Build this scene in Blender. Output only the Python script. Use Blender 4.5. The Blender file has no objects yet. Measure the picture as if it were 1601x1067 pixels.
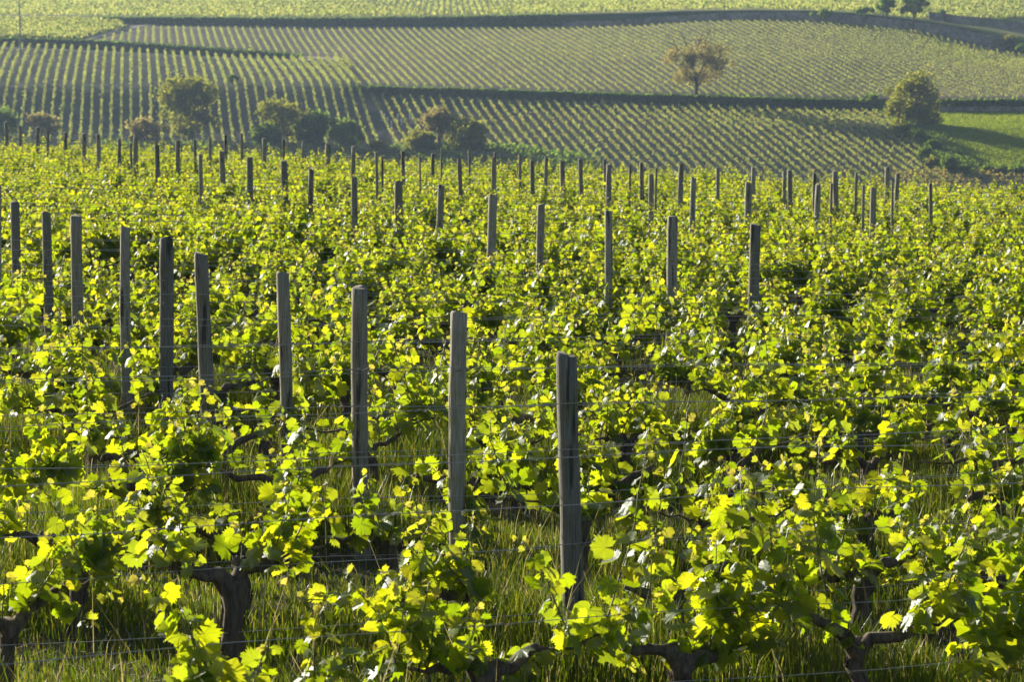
import bpy, math, random
import numpy as np
from mathutils import Vector, Matrix, Quaternion, Euler
random.seed(7); rng = np.random.default_rng(7)
R_ = math.radians
S = bpy.context.scene
C = bpy.data.collections.new('scene'); S.collection.children.link(C)

# ------------------------------------------------------------------ camera, sky, sun, exposure
F_PX = 4375.0; W_PX, H_PX = 1601.0, 1067.0; HOR = -20.0
PITCH = math.atan((H_PX/2 - HOR)/F_PX)
CAMX = 0.0
cam = bpy.data.cameras.new('camera'); camo = bpy.data.objects.new('camera', cam); C.objects.link(camo)
cam.sensor_width = 36; cam.lens = 36*F_PX/W_PX
camo.location = (0, 0, 0); camo.rotation_euler = (math.pi/2 - PITCH, 0, 0)
cam.clip_start = 0.5; cam.clip_end = 6000
cam.dof.use_dof = True; cam.dof.focus_distance = 17.0; cam.dof.aperture_fstop = 9.0
S.camera = camo
SUN_AZ = -42.0      # degrees from +Y, negative = left
SUN_EL = 15.5
w = bpy.data.worlds.new('World'); S.world = w; w.use_nodes = True
wn = w.node_tree; wn.nodes.clear()
sky = wn.nodes.new('ShaderNodeTexSky'); sky.sky_type = 'NISHITA'; sky.sun_disc = False
sky.sun_elevation = R_(SUN_EL); sky.sun_rotation = R_(SUN_AZ); sky.air_density = 1.0; sky.dust_density = 1.0
bg = wn.nodes.new('ShaderNodeBackground'); bg.inputs[1].default_value = 0.05
wo = wn.nodes.new('ShaderNodeOutputWorld')
wn.links.new(sky.outputs[0], bg.inputs[0]); wn.links.new(bg.outputs[0], wo.inputs[0])
sl = bpy.data.lights.new('sun', 'SUN'); sl.energy = 5.0; sl.angle = R_(0.5); sl.color = (1.0, 0.90, 0.72)
so = bpy.data.objects.new('sun', sl); C.objects.link(so)
sd = Vector((math.sin(R_(SUN_AZ))*math.cos(R_(SUN_EL)), math.cos(R_(SUN_AZ))*math.cos(R_(SUN_EL)), math.sin(R_(SUN_EL))))
so.rotation_euler = sd.to_track_quat('Z', 'Y').to_euler()
S.view_settings.view_transform = 'Standard'; S.view_settings.look = 'None'
S.view_settings.exposure = 1.18; S.view_settings.gamma = 1; S.view_settings.use_curve_mapping = False
HAZE = 0.00016

# ------------------------------------------------------------------ pixel <-> world
SP, CP = math.sin(PITCH), math.cos(PITCH)
def ray(px, py):
    X = (px - W_PX/2)/F_PX; Y = (H_PX/2 - py)/F_PX
    d = Vector((X, CP + Y*SP, -SP + Y*CP)); return d/d.y
def at(px, py, D): return ray(px, py)*D
def topix(p):
    x, y, z = p; f = y*CP - z*SP; u = y*SP + z*CP
    return W_PX/2 + x/f*F_PX, H_PX/2 - u/f*F_PX

# ------------------------------------------------------------------ helpers
def tag(o, label=None, cat=None, group=None, kind=None):
    if label: o['label'] = label
    if cat: o['category'] = cat
    if group: o['group'] = group
    if kind: o['kind'] = kind
    return o
def empty(name, loc, rz=0.0):
    o = bpy.data.objects.new(name, None); C.objects.link(o); o.location = loc; o.rotation_euler = (0, 0, rz)
    o.empty_display_size = 0.1; return o
def mesh_np(name, V, loops, starts, totals, attrs=None, uv=None, smooth=False, mats=None):
    me = bpy.data.meshes.new(name)
    V = np.asarray(V, dtype=np.float32); loops = np.asarray(loops, dtype=np.int32)
    me.vertices.add(len(V)); me.vertices.foreach_set('co', V.ravel())
    me.loops.add(len(loops)); me.loops.foreach_set('vertex_index', loops)
    me.polygons.add(len(starts)); me.polygons.foreach_set('loop_start', np.asarray(starts, dtype=np.int32))
    me.polygons.foreach_set('loop_total', np.asarray(totals, dtype=np.int32))
    me.polygons.foreach_set('use_smooth', np.full(len(starts), smooth, dtype=bool))
    if attrs:
        for k, a in attrs.items():
            at_ = me.attributes.new(k, 'FLOAT', 'POINT'); at_.data.foreach_set('value', np.asarray(a, dtype=np.float32))
    if uv is not None:
        ul = me.uv_layers.new(name='uv'); ul.data.foreach_set('uv', np.asarray(uv, dtype=np.float32)[loops].ravel())
    me.update(calc_edges=True); me.validate()
    for m in (mats or []): me.materials.append(m)
    return me
def tris_mesh(name, V, T, **k):
    T = np.asarray(T, dtype=np.int32); n = len(T); q = T.shape[1]
    return mesh_np(name, V, T.ravel(), np.arange(n)*q, np.full(n, q), **k)
def link(name, me, parent=None, loc=None):
    o = bpy.data.objects.new(name, me); C.objects.link(o)
    if parent: o.parent = parent
    if loc is not None: o.location = loc
    return o
class MB:
    """collects verts / quads"""
    def __init__(s): s.V = []; s.Q = []; s.n = 0
    def add(s, V, Q):
        V = np.asarray(V, dtype=float); Q = np.asarray(Q, dtype=int)
        s.V.append(V); s.Q.append(Q + s.n); s.n += len(V)
    def tube(s, pts, rads, sides=6, jit=0.0, rg=random, cap=True):
        pts = [Vector(p) for p in pts]; n = len(pts); V = []
        prev = None
        for i, p in enumerate(pts):
            t = (pts[min(i+1, n-1)] - pts[max(i-1, 0)]).normalized()
            if prev is None:
                a = Vector((1, 0, 0)) if abs(t.x) < 0.9 else Vector((0, 1, 0))
                u = t.cross(a).normalized()
            else:
                u = (prev - t*prev.dot(t)).normalized()
            prev = u; v = t.cross(u)
            for k in range(sides):
                a = 2*math.pi*k/sides; r = rads[i]*(1 + jit*(rg.random()-0.5)*2)
                V.append(p + u*math.cos(a)*r + v*math.sin(a)*r)
        Q = []
        for i in range(n-1):
            for k in range(sides):
                a = i*sides+k; b = i*sides+(k+1) % sides
                Q.append((a, b, b+sides, a+sides))
        if cap:
            V.append(pts[-1]); c = len(V)-1; o = (n-1)*sides
            for k in range(0, sides, 1):
                Q.append((o+k, o+(k+1) % sides, c, c))
        s.add([tuple(v) for v in V], Q)
    def mesh(s, name, mats=None, smooth=True):
        V = np.concatenate(s.V); Q = np.concatenate(s.Q)
        loops = []; tot = []
        deg = Q[:, 2] == Q[:, 3]
        # quads then triangles
        q = Q[~deg]; t = Q[deg][:, :3]
        loops = np.concatenate([q.ravel(), t.ravel()]); tot = np.concatenate([np.full(len(q), 4), np.full(len(t), 3)])
        st = np.concatenate([[0], np.cumsum(tot)[:-1]])
        return mesh_np(name, V, loops, st, tot, smooth=smooth, mats=mats)
ORD = ['zeroth','first','second','third','fourth','fifth','sixth','seventh','eighth','ninth','tenth','eleventh','twelfth','thirteenth','fourteenth','fifteenth','sixteenth','seventeenth','eighteenth','nineteenth']
TENS = ['', '', 'twenty', 'thirty', 'forty', 'fifty', 'sixty', 'seventy', 'eighty', 'ninety']
def ordn(i):
    if i < 20: return ORD[i]
    if i >= 100: return 'hundred-and-'+ordn(i-100) if i > 100 else 'hundredth'
    t, u = divmod(i, 10)
    return (TENS[t][:-1]+'ieth') if u == 0 else TENS[t]+'-'+ORD[u]

# ------------------------------------------------------------------ materials
def newmat(name):
    m = bpy.data.materials.new(name); m.use_nodes = True; m.node_tree.nodes.clear(); return m, m.node_tree
def N(nt, t, **k):
    n = nt.nodes.new(t)
    for a, b in k.items():
        if a.startswith('i_'): n.inputs[int(a[2:])].default_value = b
        else: setattr(n, a, b)
    return n
def ramp(nt, pts, src):
    r = nt.nodes.new('ShaderNodeValToRGB'); e = r.color_ramp.elements
    while len(e) < len(pts): e.new(0.5)
    for i, (p, c) in enumerate(pts): e[i].position = p; e[i].color = (*c, 1)
    nt.links.new(src, r.inputs[0]); return r
def noise(nt, scale, detail=4, vec=None, rough=0.55):
    n = nt.nodes.new('ShaderNodeTexNoise'); n.inputs['Scale'].default_value = scale; n.inputs['Detail'].default_value = detail
    n.inputs['Roughness'].default_value = rough
    if vec is not None: nt.links.new(vec, n.inputs['Vector'])
    return n
def math_(nt, op, a, b=None, clamp=False):
    n = nt.nodes.new('ShaderNodeMath'); n.operation = op; n.use_clamp = clamp
    for i, v in enumerate((a, b)):
        if v is None: continue
        if isinstance(v, (int, float)): n.inputs[i].default_value = v
        else: nt.links.new(v, n.inputs[i])
    return n.outputs[0]

def leaf_material(name, refl, trans, young_r, young_t, gloss=0.035, rough=0.5, tw=0.55, veins=True):
    """refl/trans: two-colour ramps varied leaf by leaf; diffuse + translucent + thin gloss"""
    m, nt = newmat(name); L = nt.links.new
    oi = N(nt, 'ShaderNodeObjectInfo'); ra = N(nt, 'ShaderNodeAttribute', attribute_name='rnd'); ag = N(nt, 'ShaderNodeAttribute', attribute_name='age')
    f = math_(nt, 'FRACT', math_(nt, 'ADD', oi.outputs['Random'], ra.outputs['Fac']))
    r1 = ramp(nt, [(0, refl[0]), (0.6, refl[1]), (1, refl[2])], f); t1 = ramp(nt, [(0, trans[0]), (0.6, trans[1]), (1, trans[2])], f)
    def mixc(a, b, fac):
        n = N(nt, 'ShaderNodeMix', data_type='RGBA'); L(fac, n.inputs[0]); L(a, n.inputs[6])
        if isinstance(b, tuple): n.inputs[7].default_value = (*b, 1)
        else: L(b, n.inputs[7])
        return n.outputs[2]
    rc = mixc(r1.outputs[0], young_r, ag.outputs['Fac']); tc = mixc(t1.outputs[0], young_t, ag.outputs['Fac'])
    if veins:
        uvn = N(nt, 'ShaderNodeUVMap', uv_map='uv'); sp = N(nt, 'ShaderNodeSeparateXYZ'); L(uvn.outputs[0], sp.inputs[0])
        u, v = sp.outputs[0], sp.outputs[1]; au = math_(nt, 'ABSOLUTE', u)
        dists = [au]
        for dg in (48, 98):
            c, s = math.cos(R_(dg)), math.sin(R_(dg))
            dists.append(math_(nt, 'ABSOLUTE', math_(nt, 'SUBTRACT', math_(nt, 'MULTIPLY', au, c), math_(nt, 'MULTIPLY', v, s))))
        d = math_(nt, 'MINIMUM', dists[0], math_(nt, 'MINIMUM', dists[1], dists[2]))
        vf = math_(nt, 'SUBTRACT', 1.0, math_(nt, 'MULTIPLY', d, 28.0), clamp=True)
        vf = math_(nt, 'MULTIPLY', vf, 0.45)
        rc = mixc(rc, (0.16, 0.24, 0.06), vf); tc = mixc(tc, (0.20, 0.26, 0.03), vf)
        nz = noise(nt, 5.0, 3, uvn.outputs[0]); nf = math_(nt, 'MULTIPLY', nz.outputs[0], 0.5)
        tc = mixc(tc, (0.16, 0.26, 0.01), math_(nt, 'SUBTRACT', nf, 0.1, clamp=True))
    di = N(nt, 'ShaderNodeBsdfDiffuse'); L(rc, di.inputs[0])
    tr = N(nt, 'ShaderNodeBsdfTranslucent'); L(tc, tr.inputs[0])
    mx = N(nt, 'ShaderNodeMixShader', i_0=tw); L(di.outputs[0], mx.inputs[1]); L(tr.outputs[0], mx.inputs[2])
    gl = N(nt, 'ShaderNodeBsdfGlossy'); gl.inputs['Roughness'].default_value = rough; gl.inputs['Color'].default_value = (0.9, 0.95, 1.0, 1)
    fr = N(nt, 'ShaderNodeFresnel'); fr.inputs[0].default_value = 1.45
    gf = math_(nt, 'ADD', math_(nt, 'MULTIPLY', fr.outputs[0], gloss*2.2), gloss*0.12, clamp=True)
    m2 = N(nt, 'ShaderNodeMixShader'); L(gf, m2.inputs[0]); L(mx.outputs[0], m2.inputs[1]); L(gl.outputs[0], m2.inputs[2])
    if veins:
        uvn2 = N(nt, 'ShaderNodeUVMap', uv_map='uv'); nb = noise(nt, 9.0, 2, uvn2.outputs[0]); bp = N(nt, 'ShaderNodeBump'); bp.inputs['Strength'].default_value = 0.15; bp.inputs['Distance'].default_value = 0.02
        L(nb.outputs[0], bp.inputs['Height']); L(bp.outputs[0], gl.inputs['Normal'])
    o = N(nt, 'ShaderNodeOutputMaterial'); L(m2.outputs[0], o.inputs[0]); return m

M = {}
M['leaf'] = leaf_material('vine_leaf', [(0.035, 0.065, 0.008), (0.055, 0.09, 0.010), (0.09, 0.125, 0.014)],
                          [(0.32, 0.48, 0.004), (0.56, 0.69, 0.006), (0.84, 0.85, 0.010)], (0.20, 0.16, 0.06), (0.74, 0.60, 0.10))
M['far_leaf'] = leaf_material('distant_vine_leaf', [(0.06, 0.09, 0.02), (0.09, 0.12, 0.025), (0.13, 0.14, 0.03)],
                          [(0.29, 0.38, 0.07), (0.43, 0.47, 0.10), (0.56, 0.54, 0.14)], (0.2, 0.16, 0.06), (0.6, 0.45, 0.1), veins=False, gloss=0.0)
M['grass'] = leaf_material('grass_blade', [(0.02, 0.042, 0.008), (0.035, 0.065, 0.010), (0.09, 0.10, 0.03)],
                          [(0.10, 0.18, 0.004), (0.20, 0.29, 0.006), (0.46, 0.42, 0.04)], (0.22, 0.18, 0.10), (0.5, 0.42, 0.2), veins=False, gloss=0.04, tw=0.45, rough=0.45)
def tree_mat(name, a, b, t1, t2): return leaf_material(name, [a, b, b], [t1, t2, t2], b, t2, veins=False, gloss=0.0, tw=0.5, rough=0.6)
M['tree_green'] = tree_mat('tree_foliage_green', (0.03, 0.06, 0.015), (0.06, 0.09, 0.02), (0.12, 0.24, 0.02), (0.26, 0.40, 0.04))
M['tree_olive'] = tree_mat('tree_foliage_olive', (0.045, 0.06, 0.012), (0.085, 0.09, 0.02), (0.20, 0.28, 0.02), (0.44, 0.43, 0.04))
M['meadow_blade'] = tree_mat('meadow_blade', (0.06, 0.12, 0.015), (0.10, 0.16, 0.02), (0.30, 0.44, 0.02), (0.50, 0.60, 0.03))
M['tree_rust'] = tree_mat('tree_foliage_rust', (0.10, 0.085, 0.03), (0.15, 0.12, 0.04), (0.33, 0.29, 0.08), (0.50, 0.43, 0.13))
M['tree_fresh'] = tree_mat('tree_foliage_fresh', (0.05, 0.10, 0.02), (0.08, 0.13, 0.03), (0.18, 0.32, 0.03), (0.30, 0.42, 0.05))

def bark_mat(name, c1, c2, sc=30, stretch=0.12, bump=1.0):
    m, nt = newmat(name); L = nt.links.new
    tc = N(nt, 'ShaderNodeTexCoord'); mp = N(nt, 'ShaderNodeMapping'); mp.inputs['Scale'].default_value = (1, 1, stretch); L(tc.outputs['Object'], mp.inputs[0])
    n1 = noise(nt, sc, 6, mp.outputs[0], 0.7); r = ramp(nt, [(0.3, c1), (0.7, c2)], n1.outputs[0])
    b = N(nt, 'ShaderNodeBsdfPrincipled'); b.inputs['Roughness'].default_value = 0.9; L(r.outputs[0], b.inputs[0])
    bp = N(nt, 'ShaderNodeBump'); bp.inputs['Strength'].default_value = bump; bp.inputs['Distance'].default_value = 0.01; L(n1.outputs[0], bp.inputs['Height']); L(bp.outputs[0], b.inputs['Normal'])
    o = N(nt, 'ShaderNodeOutputMaterial'); L(b.outputs[0], o.inputs[0]); return m
M['bark'] = bark_mat('vine_bark', (0.015, 0.011, 0.008), (0.22, 0.17, 0.13), 45, 0.12)
M['tree_bark'] = bark_mat('tree_bark', (0.03, 0.025, 0.02), (0.10, 0.085, 0.07), 6, 0.3)
def simple(name, col, rough=0.7, metal=0.0):
    m, nt = newmat(name); b = N(nt, 'ShaderNodeBsdfPrincipled'); b.inputs[0].default_value = (*col, 1); b.inputs['Roughness'].default_value = rough; b.inputs['Metallic'].default_value = metal
    n1 = noise(nt, 40, 3); r = ramp(nt, [(0.3, tuple(c*0.6 for c in col)), (0.7, col)], n1.outputs[0]); nt.links.new(r.outputs[0], b.inputs[0])
    o = N(nt, 'ShaderNodeOutputMaterial'); nt.links.new(b.outputs[0], o.inputs[0]); return m
M['shoot'] = simple('green_shoot', (0.14, 0.17, 0.04), 0.5)
M['cane'] = simple('brown_cane', (0.09, 0.055, 0.03), 0.7)
M['wire'] = simple('galvanised_wire', (0.50, 0.51, 0.53), 0.4, 0.3)
M['staple'] = simple('rusty_staple', (0.22, 0.16, 0.13), 0.5, 0.7)
M['tendril'] = simple('dead_tendril', (0.32, 0.26, 0.21), 0.85)
M['guard'] = simple('pale_plastic', (0.7, 0.75, 0.8), 0.6)
M['pole'] = simple('pole_grey', (0.22, 0.22, 0.22), 0.8)

def wood_mat():
    m, nt = newmat('weathered_post_wood'); L = nt.links.new
    oi = N(nt, 'ShaderNodeObjectInfo'); tc = N(nt, 'ShaderNodeTexCoord')
    off = N(nt, 'ShaderNodeVectorMath', operation='SCALE'); off.inputs[0].default_value = (7, 13, 29); L(oi.outputs['Random'], off.inputs['Scale'])
    ad = N(nt, 'ShaderNodeVectorMath', operation='ADD'); L(tc.outputs['Object'], ad.inputs[0]); L(off.outputs[0], ad.inputs[1])
    mp = N(nt, 'ShaderNodeMapping'); mp.inputs['Scale'].default_value = (1, 1, 0.045); L(ad.outputs[0], mp.inputs[0])
    g = noise(nt, 150, 6, mp.outputs[0], 0.65)          # grain
    mp2 = N(nt, 'ShaderNodeMapping'); mp2.inputs['Scale'].default_value = (1, 1, 0.10); L(ad.outputs[0], mp2.inputs[0])
    cr = noise(nt, 26, 3, mp2.outputs[0], 0.5)           # long checks
    pt = noise(nt, 9, 4, ad.outputs[0], 0.6)             # lichen patches
    gr = ramp(nt, [(0.28, (0.10, 0.095, 0.085)), (0.5, (0.30, 0.285, 0.25)), (0.75, (0.50, 0.47, 0.41))], g.outputs[0])
    crr = ramp(nt, [(0.35, (0.12, 0.12, 0.12)), (0.43, (1, 1, 1))], cr.outputs[0])
    mx = N(nt, 'ShaderNodeMix', data_type='RGBA', blend_type='MULTIPLY'); mx.inputs[0].default_value = 0.85; L(gr.outputs[0], mx.inputs[6]); L(crr.outputs[0], mx.inputs[7])
    lr = ramp(nt, [(0.52, (0, 0, 0)), (0.68, (0.6, 0.6, 0.6))], pt.outputs[0])
    m3 = N(nt, 'ShaderNodeMix', data_type='RGBA'); L(lr.outputs[0], m3.inputs[0]); L(mx.outputs[2], m3.inputs[6]); m3.inputs[7].default_value = (0.22, 0.24, 0.11, 1)
    pr = ramp(nt, [(0, (0.55, 0.56, 0.58)), (0.5, (0.95, 0.9, 0.82)), (1, (1.15, 1.15, 1.12))], oi.outputs['Random'])
    m4 = N(nt, 'ShaderNodeMix', data_type='RGBA', blend_type='MULTIPLY'); m4.inputs[0].default_value = 1; L(m3.outputs[2], m4.inputs[6]); L(pr.outputs[0], m4.inputs[7])
    b = N(nt, 'ShaderNodeBsdfPrincipled'); b.inputs['Roughness'].default_value = 0.85; L(m4.outputs[2], b.inputs[0])
    h = math_(nt, 'ADD', g.outputs[0], math_(nt, 'MULTIPLY', crr.outputs[0], 1.5))
    bp = N(nt, 'ShaderNodeBump'); bp.inputs['Strength'].default_value = 0.7; bp.inputs['Distance'].default_value = 0.006; L(h, bp.inputs['Height']); L(bp.outputs[0], b.inputs['Normal'])
    o = N(nt, 'ShaderNodeOutputMaterial'); L(b.outputs[0], o.inputs[0]); return m
M['wood'] = wood_mat()

def ground_mat(name, cols, scales=(0.6, 7, 60), bump=0.5, dist=0.03):
    m, nt = newmat(name); L = nt.links.new; tc = N(nt, 'ShaderNodeTexCoord')
    a = noise(nt, scales[0], 4, tc.outputs['Object']); b_ = noise(nt, scales[1], 5, tc.outputs['Object'], 0.65); c = noise(nt, scales[2], 5, tc.outputs['Object'], 0.7)
    r1 = ramp(nt, [(0.3, cols[0]), (0.7, cols[1])], b_.outputs[0]); r2 = ramp(nt, [(0.3, cols[2]), (0.75, cols[3])], c.outputs[0])
    ms = ramp(nt, [(0.42, (0, 0, 0)), (0.6, (1, 1, 1))], a.outputs[0])
    mx = N(nt, 'ShaderNodeMix', data_type='RGBA'); L(ms.outputs[0], mx.inputs[0]); L(r1.outputs[0], mx.inputs[6]); L(r2.outputs[0], mx.inputs[7])
    b = N(nt, 'ShaderNodeBsdfPrincipled'); b.inputs['Roughness'].default_value = 0.95; b.inputs['Specular IOR Level'].default_value = 0.1; L(mx.outputs[2], b.inputs[0])
    bp = N(nt, 'ShaderNodeBump'); bp.inputs['Strength'].default_value = bump; bp.inputs['Distance'].default_value = dist; L(c.outputs[0], bp.inputs['Height']); L(bp.outputs[0], b.inputs['Normal'])
    o = N(nt, 'ShaderNodeOutputMaterial'); L(b.outputs[0], o.inputs[0]); return m
M['soil'] = ground_mat('vineyard_soil', [(0.025, 0.022, 0.015), (0.06, 0.05, 0.036), (0.025, 0.03, 0.015), (0.12, 0.095, 0.072)], (0.8, 9, 70))
M['field_soil'] = ground_mat('field_soil', [(0.03, 0.06, 0.04), (0.06, 0.075, 0.055), (0.05, 0.06, 0.05), (0.115, 0.10, 0.095)], (0.03, 0.4, 3), 0.3, 0.1)
M['upper_soil'] = ground_mat('upper_field_soil', [(0.08, 0.085, 0.045), (0.13, 0.115, 0.08), (0.10, 0.09, 0.06), (0.19, 0.15, 0.125)], (0.03, 0.4, 3), 0.3, 0.1)
M['meadow'] = ground_mat('meadow_grass', [(0.07, 0.13, 0.015), (0.12, 0.18, 0.025), (0.06, 0.11, 0.015), (0.15, 0.19, 0.03)], (0.05, 0.25, 2.5), 0.6, 0.2)
M['top_field'] = ground_mat('top_field_green', [(0.16, 0.19, 0.04), (0.22, 0.24, 0.06), (0.15, 0.17, 0.04), (0.24, 0.23, 0.08)], (0.012, 0.3, 2), 0.3, 0.2)
M['verge'] = ground_mat('rough_verge', [(0.08, 0.12, 0.02), (0.16, 0.18, 0.04), (0.10, 0.12, 0.03), (0.22, 0.20, 0.07)], (0.1, 0.8, 4), 0.6, 0.2)
M['track'] = ground_mat('dirt_track', [(0.24, 0.20, 0.16), (0.34, 0.28, 0.23), (0.22, 0.19, 0.15), (0.32, 0.27, 0.22)], (0.1, 0.8, 6), 0.3, 0.05)
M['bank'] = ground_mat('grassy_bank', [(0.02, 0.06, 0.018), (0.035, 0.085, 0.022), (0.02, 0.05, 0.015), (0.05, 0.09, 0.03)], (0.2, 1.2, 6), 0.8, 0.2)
def stone_mat():
    m, nt = newmat('old_stone_wall'); L = nt.links.new; tc = N(nt, 'ShaderNodeTexCoord')
    v = N(nt, 'ShaderNodeTexVoronoi'); v.inputs['Scale'].default_value = 2.2; L(tc.outputs['Object'], v.inputs['Vector'])
    n1 = noise(nt, 0.35, 5, tc.outputs['Object'], 0.7)
    r = ramp(nt, [(0.3, (0.10, 0.10, 0.06)), (0.5, (0.27, 0.23, 0.22)), (0.75, (0.40, 0.34, 0.32))], n1.outputs[0])
    r2 = ramp(nt, [(0, (0.6, 0.6, 0.6)), (1, (1.1, 1.1, 1.1))], v.outputs['Color'])
    mx = N(nt, 'ShaderNodeMix', data_type='RGBA', blend_type='MULTIPLY'); mx.inputs[0].default_value = 1; L(r.outputs[0], mx.inputs[6]); L(r2.outputs[0], mx.inputs[7])
    b = N(nt, 'ShaderNodeBsdfPrincipled'); b.inputs['Roughness'].default_value = 0.95; L(mx.outputs[2], b.inputs[0])
    o = N(nt, 'ShaderNodeOutputMaterial'); L(b.outputs[0], o.inputs[0]); return m
M['stone'] = stone_mat()

# ------------------------------------------------------------------ the near vineyard ground
GA, GB, GC = -0.0357, -0.0384, -2.65
def gz(X, Y):
    p = GC + GB*Y + GA*X
    yc = 66 - 0.42*np.clip(X, -30, 30)
    d = np.maximum(0, Y - yc)
    z = p - 0.0042*d*d
    v = -34.0
    k = 3.0
    return v + k*np.log1p(np.exp(np.clip((z - v)/k, -50, 50)))      # soft floor: the valley
def gzf(X, Y): return float(gz(np.array(float(X)), np.array(float(Y))))
def soil_bump(X, Y):
    return 0.02*np.sin(X*3.1+Y*1.7)*np.sin(Y*2.3-X*1.1) + 0.012*np.sin(X*9.7+Y*5.3)*np.sin(Y*8.1)
ys = np.concatenate([np.arange(-25, 8, 3.0), np.arange(8, 34, 0.14), np.arange(34, 90, 0.7), np.arange(90, 431, 8.0)])
us = np.linspace(-1, 1, 181)
YY, UU = np.meshgrid(ys, us, indexing='ij'); HW = 6 + np.abs(YY)*0.42 + np.clip(YY-90, 0, None)*0.25
XX = UU*HW; ZZ = gz(XX, YY) + np.where(YY < 80, soil_bump(XX, YY), 0)
def grid_mesh(name, XX, YY, ZZ, mats, smooth=True):
    a, b = XX.shape; V = np.stack([XX, YY, ZZ], -1).reshape(-1, 3)
    i = np.arange(a*b).reshape(a, b)
    Q = np.stack([i[:-1, :-1], i[:-1, 1:], i[1:, 1:], i[1:, :-1]], -1).reshape(-1, 4)
    return tris_mesh(name, V, Q, smooth=smooth, mats=mats)
tag(link('ground', grid_mesh('ground', XX, YY, ZZ, [M['soil']])), kind='structure')

# ------------------------------------------------------------------ the hillside opposite, as a real surface
def ip(x, pts):
    xs = [p[0] for p in pts]; vs = [p[1] for p in pts]; return np.interp(x, xs, vs)
y1t = lambda x: ip(x, [(-900, 22), (0, 26), (150, 27), (300, 28), (500, 29), (700, 27), (860, 23.5), (1000, 20.5), (1070, 17.5), (1180, 16), (1265, 17), (1340, 21), (1430, 31), (1500, 42), (1570, 57), (1640, 70), (2500, 90)])
t1 = lambda x: ip(x, [(-900, 2.5), (100, 2.5), (150, 4), (220, 10), (500, 12), (700, 14), (860, 17), (1000, 16), (1100, 13), (1180, 12), (1340, 15), (1430, 14), (1500, 19), (1570, 20), (1700, 16), (2500, 16)])
y2t = lambda x: ip(x, [(-900, 42), (-200, 56), (0, 60), (100, 63), (200, 68), (300, 74), (400, 81), (470, 87), (520, 91), (600, 94), (1000, 92), (1300, 92), (1500, 105), (1700, 115), (2500, 125)])
t2 = lambda x: ip(x, [(-900, 9), (0, 9), (200, 9.5), (350, 9), (440, 6), (480, 1.0), (520, 0.2), (2500, 0.2)])
y3t = lambda x: ip(x, [(-900, 132), (500, 134), (560, 136), (700, 139.5), (860, 144.5), (1000, 149), (1200, 154), (1330, 157), (1450, 157), (1600, 156), (2500, 158)])
t3 = lambda x: ip(x, [(-900, 0.2), (535, 0.2), (562, 8), (600, 10), (860, 12), (1050, 13), (1330, 14), (1420, 16), (1600, 17), (2500, 17)])
KN = [ # (pixel-row function, distance function)
 (lambda x: -220+0*x, 1900), (lambda x: -62+0*x, 1250), (lambda x: -20+0*x, 900), (lambda x: 0+0*x, 775), ('mid', 690),
 (y1t, 612), (lambda x: y1t(x)+t1(x), 611.2), ('a', 580), (y2t, 556.8), (lambda x: y2t(x)+t2(x), 556),
 ('b', 497), (y3t, 472.8), (lambda x: y3t(x)+t3(x), 472), (lambda x: 200+0*x, 449), (lambda x: 240+0*x, 430), (lambda x: 285+0*x, 411), (lambda x: 330+0*x, 396), (lambda x: 400+0*x, 380)]
def knots(x):
    ys = np.zeros((len(KN), len(x))); ds = np.zeros((len(KN), len(x)))
    for i, (f, d) in enumerate(KN):
        ds[i] = d
        if callable(f): ys[i] = f(x)
    z = {n: i for i, (n, d) in enumerate(KN) if isinstance(n, str)}
    ys[z['mid']] = (ys[3]*0.4 + ys[5]*0.6)
    ys[z['a']] = ys[6]*0.62 + ys[8]*0.38
    ys[z['b']] = ys[9]*0.45 + ys[11]*0.55
    # left of the lower bank the slope keeps going at the same rate
    lf = np.clip((x-480)/90, 0, 1)
    ds[9] = ds[9]*(1) ; ds[8] = ds[8]
    dl = {9: 540, 8: 540.8, 10: 497, 7: 587}
    for k in (7, 8, 9, 10): ds[k] = dl[k]*(1-lf) + ds[k]*lf*0 + (ds[k] if k not in (8, 9) else (529.6 if k == 9 else 530))*lf
    return ys, ds
def Dat(x, y):
    ys_, ds_ = knots(np.atleast_1d(float(x)))
    yy = ys_[:, 0]; dd = ds_[:, 0]
    return float(1.0/np.interp(y, yy, 1.0/dd))
LX = np.arange(-900, 2501, 5.0); LY = np.arange(-200, 396, 0.5)
_ky, _kd = knots(LX)
LUT = np.stack([1.0/np.interp(LY, _ky[:, i], 1.0/_kd[:, i]) for i in range(len(LX))], 1)
def DatV(x, y):
    fx = np.clip((x+900)/5.0, 0, len(LX)-1.001); fy = np.clip((y+200)/0.5, 0, len(LY)-1.001)
    i = fx.astype(int); j = fy.astype(int); a = fx-i; b = fy-j
    return (LUT[j, i]*(1-a)+LUT[j, i+1]*a)*(1-b) + (LUT[j+1, i]*(1-a)+LUT[j+1, i+1]*a)*b
LUTL = LUT.tolist()
def Dat(x, y):
    fx = min(max((x+900)/5.0, 0), len(LX)-1.001); fy = min(max((y+200)/0.5, 0), len(LY)-1.001)
    i = int(fx); j = int(fy); a = fx-i; b = fy-j; r0 = LUTL[j]; r1 = LUTL[j+1]
    return (r0[i]*(1-a)+r0[i+1]*a)*(1-b) + (r1[i]*(1-a)+r1[i+1]*a)*b
def hill(x, y, up=0.0):
    p = at(x, y, Dat(x, y)); p.z += up; return p
pxs = np.concatenate([np.arange(-900, -100, 40.0), np.arange(-100, 1700, 10.0), np.arange(1700, 2500, 40.0)])
KY, KD = knots(pxs)
sub = [3, 3, 3, 3, 4, 3, 4, 5, 1 and 3, 6, 6, 3, 7, 6, 5, 4, 3]
rowsY = []; rowsD = []; seg = []
for i in range(len(KN)-1):
    for j in range(sub[i]):
        t = j/sub[i]; rowsY.append(KY[i]*(1-t)+KY[i+1]*t); rowsD.append(1/((1-t)/KD[i]+t/KD[i+1])); seg.append(i)
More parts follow.
